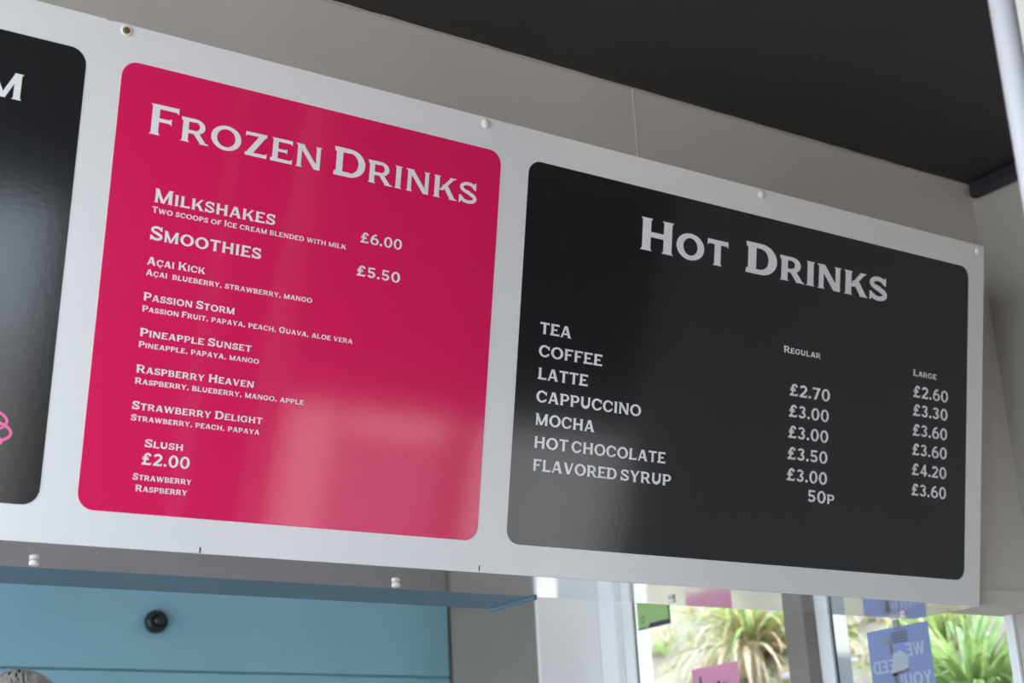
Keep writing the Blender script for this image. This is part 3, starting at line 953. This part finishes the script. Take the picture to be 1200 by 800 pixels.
strappy(4.10, 2.90, 0.50, 200, ['y', 'y', 'g'], 'large olive strap-leaved clump with a skirt of dry tan leaves behind the left window pane', dry=0.38, lift=0.12, wd=0.75)
strappy(4.16, 3.54, 0.20, 30, ['g'], 'small bright green spiky plant on the sandy bank left of the olive clump')
strappy(4.32, 1.98, 0.36, 70, ['g', 'y'], 'green strap-leaved plant higher up the bank behind the densest clump', wd=1.1)
strappy(4.02, 1.60, 0.56, 170, ['g'], 'dense bright green strap-leaved plant at the right end of the glazing', wd=0.9)
strappy(4.22, 2.52, 0.24, 40, ['y', 'g'], 'low yellow-green tufty plant between the mullion and the blue poster', wd=1.2)

# flowering plant behind the top right corner of the blue poster
fx, fy = 4.36, 2.13
fp = empty('flowering_plant', (fx, fy, hgt(fx, fy)))
tag(fp, 'small plant with red and orange flowers beside the top right corner of the blue poster', 'plant')
for k, (dx, dy, dz, c) in enumerate(((0, 0, .06, 'flowr'), (0.02, -.05, .02, 'flowo'), (-.02, -.09, 0.0, 'flowo'), (.05, .06, .05, 'flowr'))):
    bm = bmesh.new()
    for a in range(6):
        t = a * pi / 3
        v = [bm.verts.new(p) for p in ((0, 0, 0), (.022 * cos(t - .4), .022 * sin(t - .4), .010), (.034 * cos(t), .034 * sin(t), .004), (.022 * cos(t + .4), .022 * sin(t + .4), .010))]
        bm.faces.new(v)
    bloom = finish('flower', bm, c, fp, loc=(dx - .02, dy, dz + .03), rot=(0, R(-60), 0))
    bm = bmesh.new()
    lathe(bm, ((.003, -0.09), (.002, 0.0)), 6)
    finish('stem', bm, 'leafg', bloom, rot=(0, R(60), 0))
for k in range(16):
    o = bpy.data.objects.new('leaf', LM['g'][random.randrange(4)])
    o.parent = fp
    sc0 = random.uniform(.07, .12)
    o.scale = (sc0, sc0 * 1.6, sc0)
    o.rotation_euler = (0, random.uniform(-.3, .6), random.uniform(0, 2 * pi))
    COL.objects.link(o)

# low growth and dead stalks over the bank
def tufts(name, material, n, ln, label):
    V, F = [], []
    for k in range(n):
        x = random.uniform(3.6, 5.6)
        y = random.uniform(0.8, 5.5)
        if random.random() < 0.5 + 0.5 * sin(2.3 * x + 1.1 * y) * cos(1.9 * y):
            continue
        z = hgt(x, y)
        for b in range(9):
            a = random.uniform(0, 2 * pi)
            l_ = ln * random.uniform(.5, 1.2)
            lean = random.uniform(.2, 1.0)
            w = 0.006
            p0 = Vector((x + random.uniform(-.03, .03), y + random.uniform(-.03, .03), z - .02))
            d = Vector((cos(a) * lean, sin(a) * lean, 1)).normalized()
            sd = Vector((-sin(a), cos(a), 0)) * w
            s0 = len(V)
            mid = p0 + d * l_ * .6
            tip = mid + Vector((cos(a) * .5, sin(a) * .5, .1)) * l_ * .5
            V += [p0 - sd, p0 + sd, mid + sd, mid - sd, tip]
            F += [(s0, s0 + 1, s0 + 2, s0 + 3), (s0 + 3, s0 + 2, s0 + 4)]
    me = bpy.data.meshes.new(name)
    me.from_pydata(V, [], F)
    o = link(name, me, material)
    o['kind'] = 'stuff'
    return tag(o, label, 'grass')
tufts('dry_grass', 'leafd', 2200, 0.10, 'dry tan grass and stalks scattered over the sandy bank')
tufts('green_growth', 'leafy', 1500, 0.09, 'short green growth in patches on the sandy bank')

# stones on the bank
bm = bmesh.new()
for k in range(40):
    x, y = random.uniform(3.9, 4.9), random.uniform(1.4, 4.2)
    r_ = random.uniform(.015, .045)
    g_ = bmesh.ops.create_icosphere(bm, subdivisions=1, radius=r_)
    for v in g_['verts']:
        v.co *= random.uniform(.82, 1.15)
        v.co = Vector((v.co.x + x, v.co.y + y, v.co.z * .6 + hgt(x, y)))
o = finish('rubble', bm, 'stone', smooth=True)
o['kind'] = 'stuff'
tag(o, 'pale stones scattered over the sandy garden bank', 'stones')

# piece of wire netting on the bank, right of the green notice
wn_ = empty('wire_fence', (4.34, 3.70, hgt(4.34, 3.70)), (0, 0, R(-52)))
tag(wn_, 'piece of grey wire netting on the bank, right of the green notice', 'fence')
bm = bmesh.new()
for k in range(13):
    u = -0.15 + k * 0.025
    bx(bm, u - .0015, u + .0015, -.0015, .0015, -0.02, 0.17)
for k in range(8):
    z = k * 0.023
    bx(bm, -0.15, 0.15, -.0012, .0012, z - .0015, z + .0015)
o = finish('netting', bm, 'wire', wn_)
o['kind'] = 'stuff'
